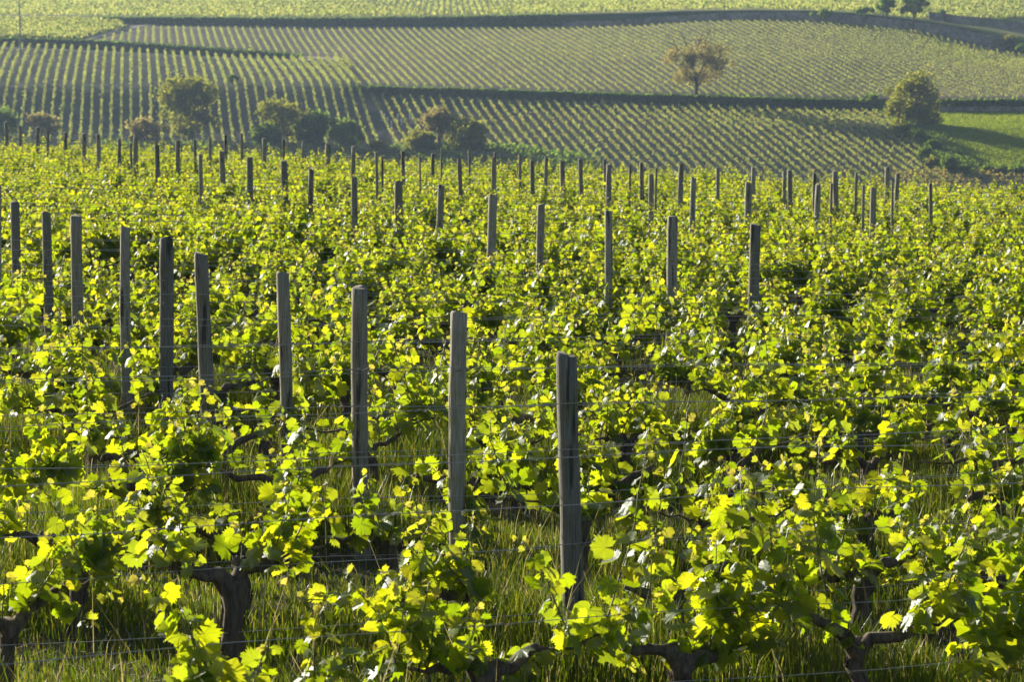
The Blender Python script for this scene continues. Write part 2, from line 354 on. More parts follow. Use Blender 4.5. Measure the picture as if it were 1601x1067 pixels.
rowsY.append(KY[-1]); rowsD.append(KD[-1]); seg.append(len(KN)-1)
rowsY = np.array(rowsY); rowsD = np.array(rowsD); PX = np.broadcast_to(pxs, rowsY.shape)
cx = (PX - W_PX/2)/F_PX; cy = (H_PX/2 - rowsY)/F_PX; dy = CP + cy*SP
HX = cx/dy*rowsD; HY = rowsD; HZ = (-SP + cy*CP)/dy*rowsD
hm = grid_mesh('hillside', HX, HY, HZ, [M['field_soil'], M['upper_soil'], M['meadow'], M['top_field'], M['bank'], M['verge'], M['track']])
midx = np.zeros(len(hm.polygons), dtype=np.int32); nb = len(pxs)-1
def right_edge(y):   # right edge of the lower middle field (px)
    return np.interp(y, [150, 165, 180, 210, 245, 280, 330], [1345, 1362, 1385, 1420, 1458, 1492, 1560])
for r in range(len(seg)-1):
    s = seg[r]
    for c in range(nb):
        x = 0.5*(pxs[c]+pxs[c+1]); y = 0.5*(rowsY[r][c]+rowsY[r+1][c+1]); m = 0
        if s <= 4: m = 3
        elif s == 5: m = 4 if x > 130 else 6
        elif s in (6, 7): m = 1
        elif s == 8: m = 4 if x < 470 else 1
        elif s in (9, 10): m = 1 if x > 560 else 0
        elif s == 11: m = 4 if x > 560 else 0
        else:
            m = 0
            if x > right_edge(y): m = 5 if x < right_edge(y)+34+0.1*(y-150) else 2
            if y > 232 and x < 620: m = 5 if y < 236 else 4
            if y > 268 and x > 1380: m = 0
        midx[r*nb+c] = m
hm.polygons.foreach_set('material_index', midx)
tag(link('hillside', hm), kind='structure')

# dirt tracks across the hill (thin sheets on the slope)
def ribbon(name, pts, wpx, mat, lift=0.05):
    V = []; 
    pts2 = []
    for (a, b) in zip(pts[:-1], pts[1:]):
        for k in range(8): t = k/8; pts2.append((a[0]*(1-t)+b[0]*t, a[1]*(1-t)+b[1]*t, a[2]*(1-t)+b[2]*t))
    pts2.append(pts[-1])
    for x, y, h in pts2:
        V.append(tuple(hill(x, y-h/2, lift))); V.append(tuple(hill(x, y+h/2, lift)))
    Q = [(2*i, 2*i+1, 2*i+3, 2*i+2) for i in range(len(pts2)-1)]
    return tag(link(name, tris_mesh(name, V, Q, mats=[mat])), kind='structure')
ribbon('path', [(128, 61, 7), (145, 58, 6.5), (165, 53, 6), (190, 47, 4.5), (222, 40.5, 3.5), (238, 39, 2.5)], 0, M['track'], 0.12)
ribbon('path', [(470, 89, 2.5), (500, 91, 3.5), (540, 95, 2.5)], 0, M['track'], 0.12)

# ------------------------------------------------------------------ distant vine rows: each its own object
f32 = np.float32
def clump_mesh(name, P, size, mat, quads, flat=0.5, brown=0.0, rg=rng):
    """P: n x 3 centres; leaf-clump quads scattered round them"""
    n = len(P)*quads; base = np.repeat(P, quads, 0)
    c = base + rg.normal(size=(n, 3))*np.array(size)[None, :]
    a = rg.normal(size=(n, 3)); a /= np.linalg.norm(a, axis=1)[:, None]
    b = rg.normal(size=(n, 3)); b -= a*(a*b).sum(1)[:, None]; b /= np.linalg.norm(b, axis=1)[:, None]
    s = rg.uniform(0.5, 1.0, (n, 1))*flat
    V = np.stack([c-a*s-b*s*0.6, c+a*s-b*s*0.6, c+a*s*0.7+b*s*0.7, c-a*s*0.7+b*s*0.7], 1).reshape(-1, 3)
    Q = np.arange(n*4).reshape(-1, 4)
    rnd = np.repeat(rg.random(n), 4); age = np.repeat((rg.random(n) < brown).astype(float), 4)
    return tris_mesh(name, V, Q, attrs={'rnd': rnd, 'age': age}, mats=[mat])
def vp_rows(xv, s, k0, k1): return [xv, s, k0, k1]
FROW = 0
def field_rows(field, group, xv, s, klist, inside, ytop, ybot, step, quads, flat, height, brown=0.0, gap=0.03):
    """rows are parallel lines in the world that run towards azimuth xv"""
    global FROW
    made = []
    for k in klist:
        K = k*s*F_PX; pts = []
        y = ytop
        last = None
        YV = np.arange(ytop, ybot, 0.6); XV = xv + K/520.0 + 0*YV
        for _ in range(5): XV = xv + K/DatV(XV, YV)      # x = xv + K / D(x, y)
        for x, yy in zip(XV.tolist(), YV.tolist()):
            if inside(x, yy): pts.append(hill(x, yy))
        if len(pts) < 4: continue
        # resample by metres
        P = np.array([tuple(p) for p in pts]); seg_ = np.linalg.norm(np.diff(P, axis=0), axis=1)
        seg_ = np.concatenate([[0], np.cumsum(seg_)]); L_ = seg_[-1]
        if L_ < 4: continue
        tt = np.arange(0.2, L_, step); tt = tt[rng.random(len(tt)) > gap]
        Q = np.stack([np.interp(tt, seg_, P[:, i]) for i in range(3)], 1)
        Q[:, 2] += height*rng.uniform(0.7, 1.15, len(Q)); Q[:, 0] += rng.normal(size=len(Q))*0.05
        made.append((K, clump_mesh('vine_row', Q, (0.10, 0.24, height*0.26), M['far_leaf'], quads, flat, brown)))
    for i, (K, me) in enumerate(made):
        o = link('vine_row', me); FROW += 1
        tag(o, f'distant vine row, {ordn(i+1)} from the left in the {field}', 'vine row', group)
x2l = lambda x: y2t(x)+t2(x)
field_rows('lower left hillside field', 'vine rows of the lower left hillside field', 205, 1.6, range(-22, 28),
           lambda x, y: (y > x2l(x)+4.5 if x < 480 else y > 95) and y < 231+2*math.sin(x*.1) and x > -90 and x < (545+0.3*(y-95) if y < 137 else 556+(y-137)*0.55) and not (352 < x < 378 and 117 < y < 131), 60, 236, 0.45, 9, 0.15, 0.75)
field_rows('lower middle hillside field', 'vine rows of the lower middle hillside field', 75, 1.6, range(24, 95),
           lambda x, y: y > y3t(x)+t3(x)+5 and y < 300 and x > 560+(y-137)*0.55 and x < right_edge(y), 140, 300, 0.8, 15, 0.15, 0.58, 0.08, 0.0)
field_rows('upper hillside field', 'vine rows of the upper hillside field', 240, 1.6, range(-8, 142),
           lambda x, y: y > y1t(x)+t1(x)+5.0 and x > 160 and x < 1720 and ((x < 480 and y < y2t(x)-1) or (x >= 480 and y < y3t(x)-2.5 and (y < y2t(x)-1 or x > 549+0.3*(y-95)))) and not (x < 245 and y < 64-(x-140)*0.242), 26, 158, 0.6, 8, 0.12, 0.42, 0.03)
# top field and small left field: too fine to tell rows apart -> stuff
def stuff_field(name, label, xs_, ys_, n, flat, inside):
    P = []
    for _ in range(n):
        x = random.uniform(*xs_); y = random.uniform(*ys_)
        if inside(x, y): P.append(tuple(hill(x, y, 0.4)))
    o = link(name, clump_mesh(name, np.array(P), (0.5, 0.9, 0.22), M['far_leaf'], 5, flat)); return tag(o, label, 'vineyard', kind='stuff')
def rows_stuff(name, label, az, s, ks, inside, ytop, ybot):
    P = []
    for k in ks:
        K = k*s*F_PX
        YV = np.arange(ytop, ybot, 0.22); XV = az + K/690 + 0*YV
        for _ in range(3): XV = az + K/DatV(XV, YV)
        for x, yy in zip(XV.tolist(), YV.tolist()):
            if inside(x, yy): P.append(tuple(hill(x, yy, 0.5)))
    o = link(name, clump_mesh(name, np.array(P), (0.15, 1.0, 0.2), M['far_leaf'], 3, 0.4)); return tag(o, label, 'vineyard', kind='stuff')
rows_stuff('top_vineyard', 'pale green vineyard covering the top of the hill above the dark bank', 700, 1.55, range(-330, 330),
           lambda x, y: -40 < x < 1680 and y < y1t(x)-2.5 and not (abs(y - (0 if not 200 < x < 640 else 0)+ip(x, [(330, -2), (500, 16), (640, 26)])) < 0.9 and 200 < x < 640) and not (abs(y - ip(x, [(520, 0), (600, 10), (700, 11), (780, 4), (880, 14), (980, 18)])) < 0.8 and x < 980), -6, 30)
stuff_field('small_vineyard', 'small rough green plot at the upper left above the dark bank', (-60, 186), (31, 62), 9000, 0.33,
            lambda x, y: y > y1t(x)+t1(x)+2 and y < y2t(x)-1.5 and y < 58-(x-140)*0.242-1.5)
# rows of a lower plot at the far right, only just sprouting
for i, yy in enumerate((277, 283, 290, 298)):
    P = []
    for x in np.arange(1385 + 12*i, 1680, 1.2):
        p = hill(x, yy, 0.75+0.1*math.sin(x)); P.append(tuple(p))
    o = link('vine_row', clump_mesh('vine_row', np.array(P), (0.25, 0.1, 0.25), M['far_leaf'], 3, 0.16, 0.75))
    tag(o, f'bare reddish vine row beyond the crest at the right, {["uppermost", "second from the top", "third from the top", "lowest"][i]}', 'vine row', 'sprouting rows beyond the crest')

# ------------------------------------------------------------------ banks, hedges, walls on the hill
def hedge(label, xs_, topf, thick, mat, dens=1.0, flat=0.35, group=None, off=0.5):
    P = []
    for x in np.arange(xs_[0], xs_[1], 1.0):
        n = max(1, int(dens*thick(x)*0.55))
        for _ in range(n):
            y = topf(x) + random.uniform(-0.5, thick(x)*0.9)
            p = at(x+random.random(), y, Dat(x, topf(x)+thick(x)) - off*random.uniform(0.2, 1.0)); P.append(tuple(p))
    o = link('hedge', clump_mesh('hedge', np.array(P), (0.3, 0.15, 0.16), mat, 3, flat)); return tag(o, label, 'hedge', group)
hedge('dark hedge along the long upper bank, from the dirt track to the stone wall', (150, 880), y1t, lambda x: t1(x)*0.8, M['tree_green'])
hedge('dark low hedge on the bank above the lower left field', (-60, 478), y2t, lambda x: t2(x)*0.85, M['tree_green'])
hedge('dark green hedge on the middle bank, below the lone rust tree', (562, 1345), y3t, lambda x: t3(x)*0.85, M['tree_green'])
hedge('dark shaded hedge above the pale wall beside the meadow', (1470, 1660), lambda x: y3t(x)+1, lambda x: 8, M['tree_green'])
def wall(label, pts, mat):
    """pts: (x, ytop, ybottom, D)"""
    V = []; Q = []; th = 0.5
    P2 = []
    for a, b in zip(pts[:-1], pts[1:]):
        n = max(2, int(abs(b[0]-a[0])/5))
        for k in range(n):
            t = k/n; P2.append([a[i]*(1-t)+b[i]*t for i in range(4)])
    P2.append(pts[-1])
    for x, yt, yb, D in P2:
        yt += random.uniform(-0.7, 0.7)
        T = at(x, yt, D); B = at(x, yb, D)
        V += [tuple(B), tuple(T), (T.x, T.y+th, T.z), (B.x, B.y+th, B.z)]
    for i in range(len(P2)-1):
        a = 4*i; b = a+4
        Q += [(a, b, b+1, a+1), (a+1, b+1, b+2, a+2), (a+2, b+2, b+3, a+3)]
    e = 4*(len(P2)-1); Q += [(0, 1, 2, 3), (e+3, e+2, e+1, e)]
    o = link('stone_wall', tris_mesh('stone_wall', V, Q, mats=[mat])); return tag(o, label, 'wall')
wall('long old stone retaining wall under the upper field edge, curving down at the right', [(880, 34, 43, 610.2), (960, 31, 40, 610.2), (1060, 24, 34, 610.2), (1130, 20, 30, 610.2), (1230, 18, 29, 610.2), (1340, 23, 37, 610.2), (1430, 33, 46, 610.2), (1500, 44, 61, 610.2), (1572, 58, 77, 610.2)], M['stone'])
wall('higher stone wall at the top right, above the curving wall', [(1452, 17, 30, 625), (1500, 24, 38, 625), (1540, 28, 42, 625), (1600, 34, 52, 625), (1680, 42, 62, 625)], M['stone'])
wall('low pale stone wall at the top edge of the bright meadow', [(1468, 167, 174, 471), (1520, 167, 173.5, 471), (1560, 166, 174, 471), (1690, 168, 178, 471)], M['stone'])
wall('low wall at the far top edge right of the centre', [(1245, -4, 2, 772), (1345, -2, 3, 772), (1420, 0, 4, 770)], M['stone'])

# ------------------------------------------------------------------ trees and bushes
def grow(mb, p, d, L, r, depth, tips, spread, rg):
    n = 4; pts = [p]; rads = [r]; q = p.copy(); dd = d.copy()
    for i in range(n):
        dd = (dd + Vector((rg.uniform(-1, 1), rg.uniform(-1, 1), rg.uniform(-0.5, 0.7)))*0.14).normalized(); q = q + dd*(L/n)
        pts.append(q.copy()); rads.append(r*(1-0.35*(i+1)/n))
    mb.tube(pts, rads, 6 if r > 0.08 else 4, 0.12, rg)
    if depth == 0: tips.append(q); return
    for k in range(rg.choice((2, 3, 3))):
        a = Vector((rg.uniform(-1, 1), rg.uniform(-1, 1), rg.uniform(-0.25, 0.8))).normalized()
        nd = (dd*(1-spread) + a*spread).normalized()
        grow(mb, q, nd, L*rg.uniform(0.62, 0.85), r*0.58, depth-1, tips, spread, rg)
    tips.append(q)
def tree(name, cat, label, px, ybase, box, mat, sparse=1.0, seed=1, trunk=0.25, D=None, group=None, leafs=0.22, depth=4, blobs=None, clump=0.45):
    """box: crown (x0, y0, x1, y1) in the photo's pixels, gives the real size at the tree's distance"""
    rg = random.Random(seed); rn = np.random.default_rng(seed)
    D = D or Dat(px, ybase); base = at(px, ybase, D); m = D/F_PX
    x0, y0, x1, y1 = box; cxp, czp = (x0+x1)/2, (y0+y1)/2; ctr = at(cxp, czp, D) - base; rx = (x1-x0)/2*m; rz = (y1-y0)/2*m; ry = rx*0.9
    t = empty(name, base); tag(t, label, cat, group)
    mb = MB(); tips = []
    H = max(0.4, ctr.z - rz*0.55)
    mb.tube([(0, 0, -0.8), (0.02, 0, H*0.4), (ctr.x*0.15, 0, H)], [trunk*1.25, trunk, trunk*0.85], 8, 0.08, rg)
    if name == 'lone_tree':
        for ang, ln in ((-0.10, 1.0), (0.62, 0.95)):
            d = Vector((math.sin(ang), 0.05, math.cos(ang))); grow(mb, Vector((0, 0, H*0.45)), d, rz*1.0, trunk*0.6, depth-1, tips, 0.42, rg)
    for k in range(4 if name != 'lone_tree' else 1):
        a = rg.uniform(0, 6.28); d = Vector((math.cos(a)*0.6, math.sin(a)*0.6, 0.9)).normalized()
        grow(mb, Vector((ctr.x*0.15, 0, H)), d, rz*0.62, trunk*0.6, depth-2, tips, 0.55, rg)
    link('trunk', mb.mesh('trunk', [M['tree_bark']]), t)
    # lumpy crown made of leaf clumps: shell of lobes with gaps
    nl = int(26*sparse)+8; P = []
    for i in range(nl):
        u = rn.normal(size=3); u /= np.linalg.norm(u); rr = rn.uniform(0.35, 0.95)
        c = np.array([ctr.x, ctr.y, ctr.z]) + u*rr*np.array([rx, ry, rz]); lr = rn.uniform(0.10, 0.32)*min(rx, rz)
        k = int(90*sparse*(lr/(0.22*min(rx, rz)))**1.5)+12
        v = rn.normal(size=(k, 3)); v /= np.linalg.norm(v, axis=1)[:, None]; v *= (rn.random((k, 1))**0.4)*lr
        P.append(c+v)
    for tp in tips:
        q = np.array(tp); e = (q-np.array(ctr))/np.array([rx, ry, rz])
        if np.linalg.norm(e) > 1.05: continue
        P.append(q + rn.normal(size=(int(26*sparse), 3))*0.28*min(rx, rz)*0.6)
    P = np.concatenate(P)
    link('crown', clump_mesh('crown', P, (clump*0.3,)*3, mat, 1, leafs, rg=rn), t)
    return t
tree('tree', 'tree', 'largest round olive tree with a dark heart, at the foot of the left field', 300, 226, (238, 114, 358, 214), M['tree_olive'], 1.7, 3, 0.45, group='trees at the hill foot')
tree('tree', 'tree', 'rusty low round tree left of the largest tree', 228, 238, (192, 183, 270, 236), M['tree_rust'], 0.8, 4, 0.2, group='trees at the hill foot')
tree('tree', 'tree', 'small rusty tree at the far left beside a green bush', 64, 224, (38, 175, 96, 218), M['tree_rust'], 0.7, 5, 0.18, group='trees at the hill foot')
tree('bush', 'bush', 'fresh green bush cut by the left edge of the picture', 5, 222, (-30, 168, 30, 222), M['tree_fresh'], 1.0, 6, 0.15)
tree('tree', 'tree', 'brown and olive tree in the middle of the group under the left field', 438, 232, (392, 150, 486, 226), M['tree_olive'], 0.95, 7, 0.3, group='trees at the hill foot')
tree('bush', 'bush', 'dark green bush at the foot of the brown and olive tree, on its left', 415, 236, (392, 192, 445, 236), M['tree_green'], 1.0, 8, 0.15)
tree('tree', 'tree', 'dark green round tree right of the brown and olive one', 492, 236, (458, 174, 526, 230), M['tree_green'], 1.3, 9, 0.25, group='trees at the hill foot')
tree('bush', 'bush', 'bright fresh green bush right of the dark green tree', 545, 238, (515, 186, 574, 236), M['tree_fresh'], 1.0, 10, 0.15)
tree('tree', 'tree', 'reddish tree at the back of the pair below the middle field', 686, 240, (656, 168, 716, 214), M['tree_rust'], 1.0, 11, 0.25, group='trees at the hill foot')
tree('tree', 'tree', 'olive round tree right of the reddish tree, below the middle field', 728, 250, (690, 186, 770, 246), M['tree_olive'], 1.0, 12, 0.28, group='trees at the hill foot')
tree('tree', 'tree', 'olive low tree left of the reddish tree', 655, 250, (624, 204, 694, 248), M['tree_olive'], 1.1, 13, 0.2, group='trees at the hill foot')
tree('bush', 'bush', 'low olive bush between the bright green bush and the olive low tree', 592, 252, (556, 222, 630, 252), M['tree_olive'], 0.9, 14, 0.1)
tree('lone_tree', 'tree', 'lone airy rust-coloured tree on the long middle bank', 1088, 152, (1038, 64, 1150, 140), M['tree_rust'], 1.5, 21, 0.30, leafs=0.17, depth=4, clump=0.6)
tree('tree', 'tree', 'tall olive tree between the middle field and the bright meadow', 1432, 230, (1374, 112, 1476, 222), M['tree_olive'], 1.7, 22, 0.35, D=452)
tree('tree', 'tree', 'left one of two small trees standing on the stone wall at the top right', 1386, 24, (1366, -6, 1404, 20), M['tree_green'], 0.7, 23, 0.2, D=613)
tree('tree', 'tree', 'right one of two small trees standing on the stone wall at the top right', 1428, 40, (1405, -8, 1452, 24), M['tree_green'], 0.8, 24, 0.2, D=610)
bush_specs = [('dark bush beneath the tall olive tree', 1437, 222, (1425, 204, 1450, 222), 'tree_green'), ('small round green bush on the verge, just down from the tall olive tree', 1459, 236, (1446, 220, 1472, 237), 'tree_green'),
 ('dark bush at the lower end of the verge beside the meadow', 1483, 275, (1470, 244, 1498, 274), 'tree_green'), ('low dark bush at the meadow corner', 1508, 275, (1496, 260, 1520, 275), 'tree_green'),
 ('low dark bush on the near meadow edge, leftmost of three', 1545, 273, (1536, 260, 1556, 273), 'tree_green'), ('low dark bush on the near meadow edge, middle of three', 1566, 275, (1556, 262, 1577, 275), 'tree_green'),
 ('low dark bush on the near meadow edge, rightmost of three', 1592, 275, (1578, 260, 1608, 275), 'tree_green'), ('light green bush on the verge below the tall olive tree', 1448, 250, (1432, 232, 1468, 252), 'tree_fresh'),
 ('dark bush on the upper stone wall at the far right', 1564, 45, (1550, 26, 1578, 45), 'tree_green'), ('olive shrub by the lower end of the curving stone wall', 1580, 73, (1568, 54, 1596, 74), 'tree_olive'),
 ('green shrub cut by the right edge beneath the stone walls', 1596, 84, (1584, 68, 1612, 85), 'tree_green'), ('long low bush on the wall, left of the two small trees', 1288, 30, (1266, 14, 1312, 29), 'tree_green'),
 ('dark low bush between the two small trees', 1352, 23, (1335, 11, 1370, 22), 'tree_green'), ('dark bush on the wall just right of the two small trees', 1470, 30, (1458, 16, 1482, 31), 'tree_green'),
 ('dark tiny bush on bare earth inside the lower left field', 364, 131, (358, 118, 371, 130), 'tree_green'),
 ('rusty shrub in the verge left of the tall olive tree', 1408, 212, (1392, 196, 1424, 212), 'tree_olive'), ('olive shrub low on the verge against the field edge', 1462, 262, (1448, 248, 1474, 264), 'tree_olive'),
 ('fresh shrub at the end of the middle bank beside the tall olive tree', 1362, 165, (1340, 150, 1382, 170), 'tree_green')]
for i, (lb, x, yb, bx, mt) in enumerate(bush_specs):
    tree('bush', 'bush', lb, x, yb, bx, M[mt], 0.55, 40+i, 0.08, leafs=0.2, D=Dat(x, yb) - (3 if yb < 90 else 0))
# scrub in the shade at the foot of the hill, seen just over the crest
P = []
for _ in range(5200):
    x = random.uniform(150, 930); top = ip(x, [(150, 236), (380, 240), (560, 246), (700, 240), (800, 242), (930, 262)])
    y = top + random.random()**1.5*38; P.append(tuple(hill(x, y, random.uniform(0.2, 1.5))))
tag(link('scrub', clump_mesh('scrub', np.array(P), (0.5, 0.5, 0.4), M['tree_green'], 5, 0.3, 0.15)), 'dark scrub along the shaded foot of the hill', 'scrub', kind='stuff')
# rough grass on the verge and the meadow
P = []
for _ in range(9000):
    y = random.uniform(166, 272); x = right_edge(y) + random.uniform(-4, 44+0.1*(y-150)); P.append(tuple(hill(x, y, 0.25)))
tag(link('verge_grass', clump_mesh('verge_grass', np.array(P), (0.3, 0.3, 0.15), M['tree_fresh'], 2, 0.2, 0.2)), 'rough pale grass on the verge beside the meadow', 'grass', kind='stuff')
P = []
for _ in range(42000):
    x = random.uniform(1440, 1700); y = random.uniform(177, 268)
    if x > right_edge(y)+30+0.1*(y-150): P.append(tuple(hill(x, y, 0.1)))
tag(link('meadow_grass', clump_mesh('meadow_grass', np.array(P), (0.4, 0.4, 0.04), M['meadow_blade'], 2, 0.085)), 'bright green grass of the sunlit meadow at the right', 'grass', kind='stuff')
# pole
mb = MB(); b = at(32, 88, Dat(32, 88)); mb.tube([(0, 0, -1), (0, 0, 6), (0, 0, 14)], [0.16, 0.14, 0.11], 8)
t = tag(empty('utility_pole', b), 'thin grey utility pole rising from the lower left field', 'pole')
link('pole_shaft', mb.mesh('pole_shaft', [M['pole']]), t)
for i, (x, y) in enumerate([(601, 187), (606, 193), (622, 188), (641, 187), (643, 193), (612, 199), (628, 196), (597, 183)]):
    mb = MB(); mb.tube([(0, 0, -0.1), (0, 0, 0.75), (0.02, 0, 1.05)], [0.13, 0.12, 0.11], 6)
    tag(link('vine_guard', mb.mesh('vine_guard', [M['guard']]), loc=hill(x, y)), f'pale bluish vine sleeve in the middle field, {["third", "fourth", "sixth", "rightmost but one", "rightmost", "fifth", "seventh", "leftmost"][i]} of the eight from the left' if i not in (3, 4, 7) else f'pale bluish vine sleeve in the middle field, {["", "", "", "rightmost but one", "rightmost", "", "", "leftmost"][i]} of eight', 'vine guard', 'pale sleeves among the young vines')

# ------------------------------------------------------------------ rows of the near vineyard
RU = Vector((0.87, 0.493, 0)).normalized()          # along the rows
RN = Vector((-RU.y, RU.x, 0))                       # across the rows, away from the camera
SPC = 1.56
P0 = Vector((0.243, 12.5, 0))                       # foot of the nearest post: row 0
def row_of(X, Y): return ((Vector((X, Y, 0)) - P0).dot(RN))/SPC
def rp(n, s):                                       # row n, metres along it
    p = P0 + RN*(n*SPC) + RU*s; return Vector((p.x, p.y, gzf(p.x, p.y)))
def row_s_at_px(n, px):
    r = (px - W_PX/2)/F_PX; a = P0 + RN*(n*SPC)
    # X = r*Yf ; Yf (forward depth) ~ Y*CP - z*SP ; iterate
    s = 0.0
    for _ in range(12):
        p = rp(n, s); f = p.y*CP - (p.z+1)*SP; s += (r*f - p.x)/(RU.x - r*RU.y)
    return s
POSTS = [ # x of the top, y of the top, width px, x shift of the foot, line
 (885,557,33,22,'A'),(718,490,27,4,'A'),(563,451,25,5,'A'),(443,428,20,2,'A'),(316,399,22,14,'A'),(262,373,22,-10,'A'),(198,356,16,1,'A'),(121,338,18,2,'A'),(74,333,15,1,'A'),(25,317,14,-5,'A'),(-1,290,9,0,'A'),
 (1180,352,17,-1,'B'),(1051,339,17,1,'B'),(949,330,12,0,'B'),(846,320,12,2,'B'),(771,306,14,-2,'B'),(690,290,11,-6,'B'),(623,284,13,-1,'B'),(554,278,10,-1,'B'),(487,266,9,0,'B'),(444,252,11,-1,'B'),(391,246,10,1,'B'),(347,237,9,1,'B'),(314,242,7,1,'B'),(278,221,7,0,'B'),(245,227,8,0,'B'),(213,215,8,-4,'B'),(187,217,6,0,'B'),(154,211,7,0,'B'),(132,209,7,0,'B'),(103,207,6,-1,'B'),(76,204,5,0,'B'),(59,199,6,0,'B'),(32,197,6,1,'B'),(10,191,6,0,'B'),
 (1365,294,10,-1,'C'),(1279,289,9,-2,'C'),(1171,287,11,0,'C'),(1084,279,9,1,'C'),(1018,273,9,0,'C'),(952,257,9,0,'C'),(879,252,8,0,'C'),(832,252,7,2,'C'),(770,247,5,0,'C'),(718,249,7,3,'C'),(677,241,6,-2,'C'),(629,237,6,0,'C'),(589,238,5,0,'C'),(552,229,7,0,'C'),(513,226,8,0,'C'),(473,221,4,0,'C'),(443,218,4,0,'C'),(413,217,6,3,'C'),(378,209,5,1,'C'),(354,211,5,0,'C'),(329,215,5,0,'C'),(304,218,5,0,'C'),(205,224,4,0,'C'),
 (1388,261,8,0,'D'),(1306,268,9,0,'D'),(1234,267,8,2,'D'),(1177,262,7,0,'D'),(1121,263,6,0,'D'),(1065,258,9,-2,'D'),(1003,255,7,0,'D'),(946,250,5,0,'D'),(908,249,7,0,'D'),(854,246,6,0,'D'),(813,242,5,0,'D'),(773,238,4,0,'D'),(733,235,4,0,'D'),(691,233,3,0,'D'),(656,243,3,0,'D'),(599,246,4,0,'D'),
 (1455,287,6,0,'E'),(1403,272,7,-1,'E'),(1396,285,4,0,'E'),(1349,290,5,0,'E'),(1338,270,5,0,'E'),(1299,287,4,0,'E'),(1274,272,6,0,'E'),(1225,269,6,0,'E'),(1027,263,3,0,'E'),(984,258,3,0,'E')]
LNAME = {'A': 'nearest diagonal line', 'B': 'second diagonal line', 'C': 'third diagonal line', 'D': 'fourth line near the crest', 'E': 'scattered last group at the crest'}
post_pos = []; cnt = {}
STAPLE = MB(); STAPLE.tube([(-0.012, 0, 0), (-0.010, -0.006, 0), (0.010, -0.006, 0.002), (0.012, 0, 0)], [0.0022]*4, 5); st_me = STAPLE.mesh('staple', [M['staple']])
for (px, py, wpx, dx, ln) in POSTS:
    cnt[ln] = cnt.get(ln, 0)+1; k = cnt[ln]
    yh = 150 + 0.036*(px-800)
    Y = min(5050/max(py-yh, 8), 78)
    p = at(px, py, Y); n = max(0, round(row_of(p.x, p.y)))
    if ln == 'A': n = k-1
    s = row_s_at_px(n, px+dx*0.5); g = rp(n, s)
    T = at(px, py, 1.0); dep = g.y; top = T*dep
    h = top.z - g.z
    if h < 1.15: h = 1.15
    if h > 2.3: h = 2.3
    sc = F_PX/(g.y*CP - g.z*SP); r = wpx/sc/2*1.02; r = min(max(r, 0.022), 0.062)
    rg = random.Random(int(px*7+py)); mb = MB()
    pts = []; rads = []; lean = -dx/sc + (rg.uniform(-0.03, 0.03) if dx == 0 else 0); bend = rg.uniform(-0.02, 0.02)
    nr = 14 if py > 300 else 8
    H = h+0.25
    for i in range(nr+1):
        t = i/nr; z = -0.25 + H*t
        pts.append((lean*(t-0.5)+bend*math.sin(t*math.pi), rg.uniform(-1, 1)*0.002, z)); rads.append(r*(1.05-0.10*t)*(1+rg.uniform(-0.04, 0.04)))
    # chamfered, slightly uneven top
    pts.append((pts[-1][0]+0.001, 0, pts[-1][2]+0.006)); rads.append(rads[-1]*0.86)
    sides = 16 if py > 300 else 9
    mb.tube(pts, rads, sides, 0.025, rg)
    V = mb.V[0]; topz = V[:, 2].max(); tilt = rg.uniform(-0.4, 0.4)
    mk = V[:, 2] > topz-0.012; V[mk, 2] += (V[mk, 0]-lean*0.5)*tilt
    ang = math.atan2(RU.y, RU.x)
    o = link('wooden_post', mb.mesh('wooden_post', [M['wood']], smooth=False if py > 1e9 else True)); o.location = g
    if dx > 8 and ln == 'A': pass
    look = 'thick ' if r > 0.045 else ('thin ' if r < 0.032 else '')
    ld = ' leaning left' if dx > 12 and ln == 'A' else (' leaning right' if dx < -3 and ln in 'AB' else '')
    lab = f'{look}grey wooden post{ld}, {ordn(k)} from the right in the {LNAME[ln]}'
    tag(o, lab, 'post', 'wooden posts of the near vineyard')
    if n < 9:
        for hh in (1.26, 1.08, 0.62, 0.34):
            if hh < h-0.05:
                q = link('staple', st_me, o); t = (hh+0.25)/H
                q.location = (lean*(t-0.5)+0.5*r*0, -r*1.0, hh)
    post_pos.append((n, s, f'{ordn(k)} rightmost post in the {LNAME[ln]}' if k > 1 else f'rightmost post in the {LNAME[ln]}', g, r))

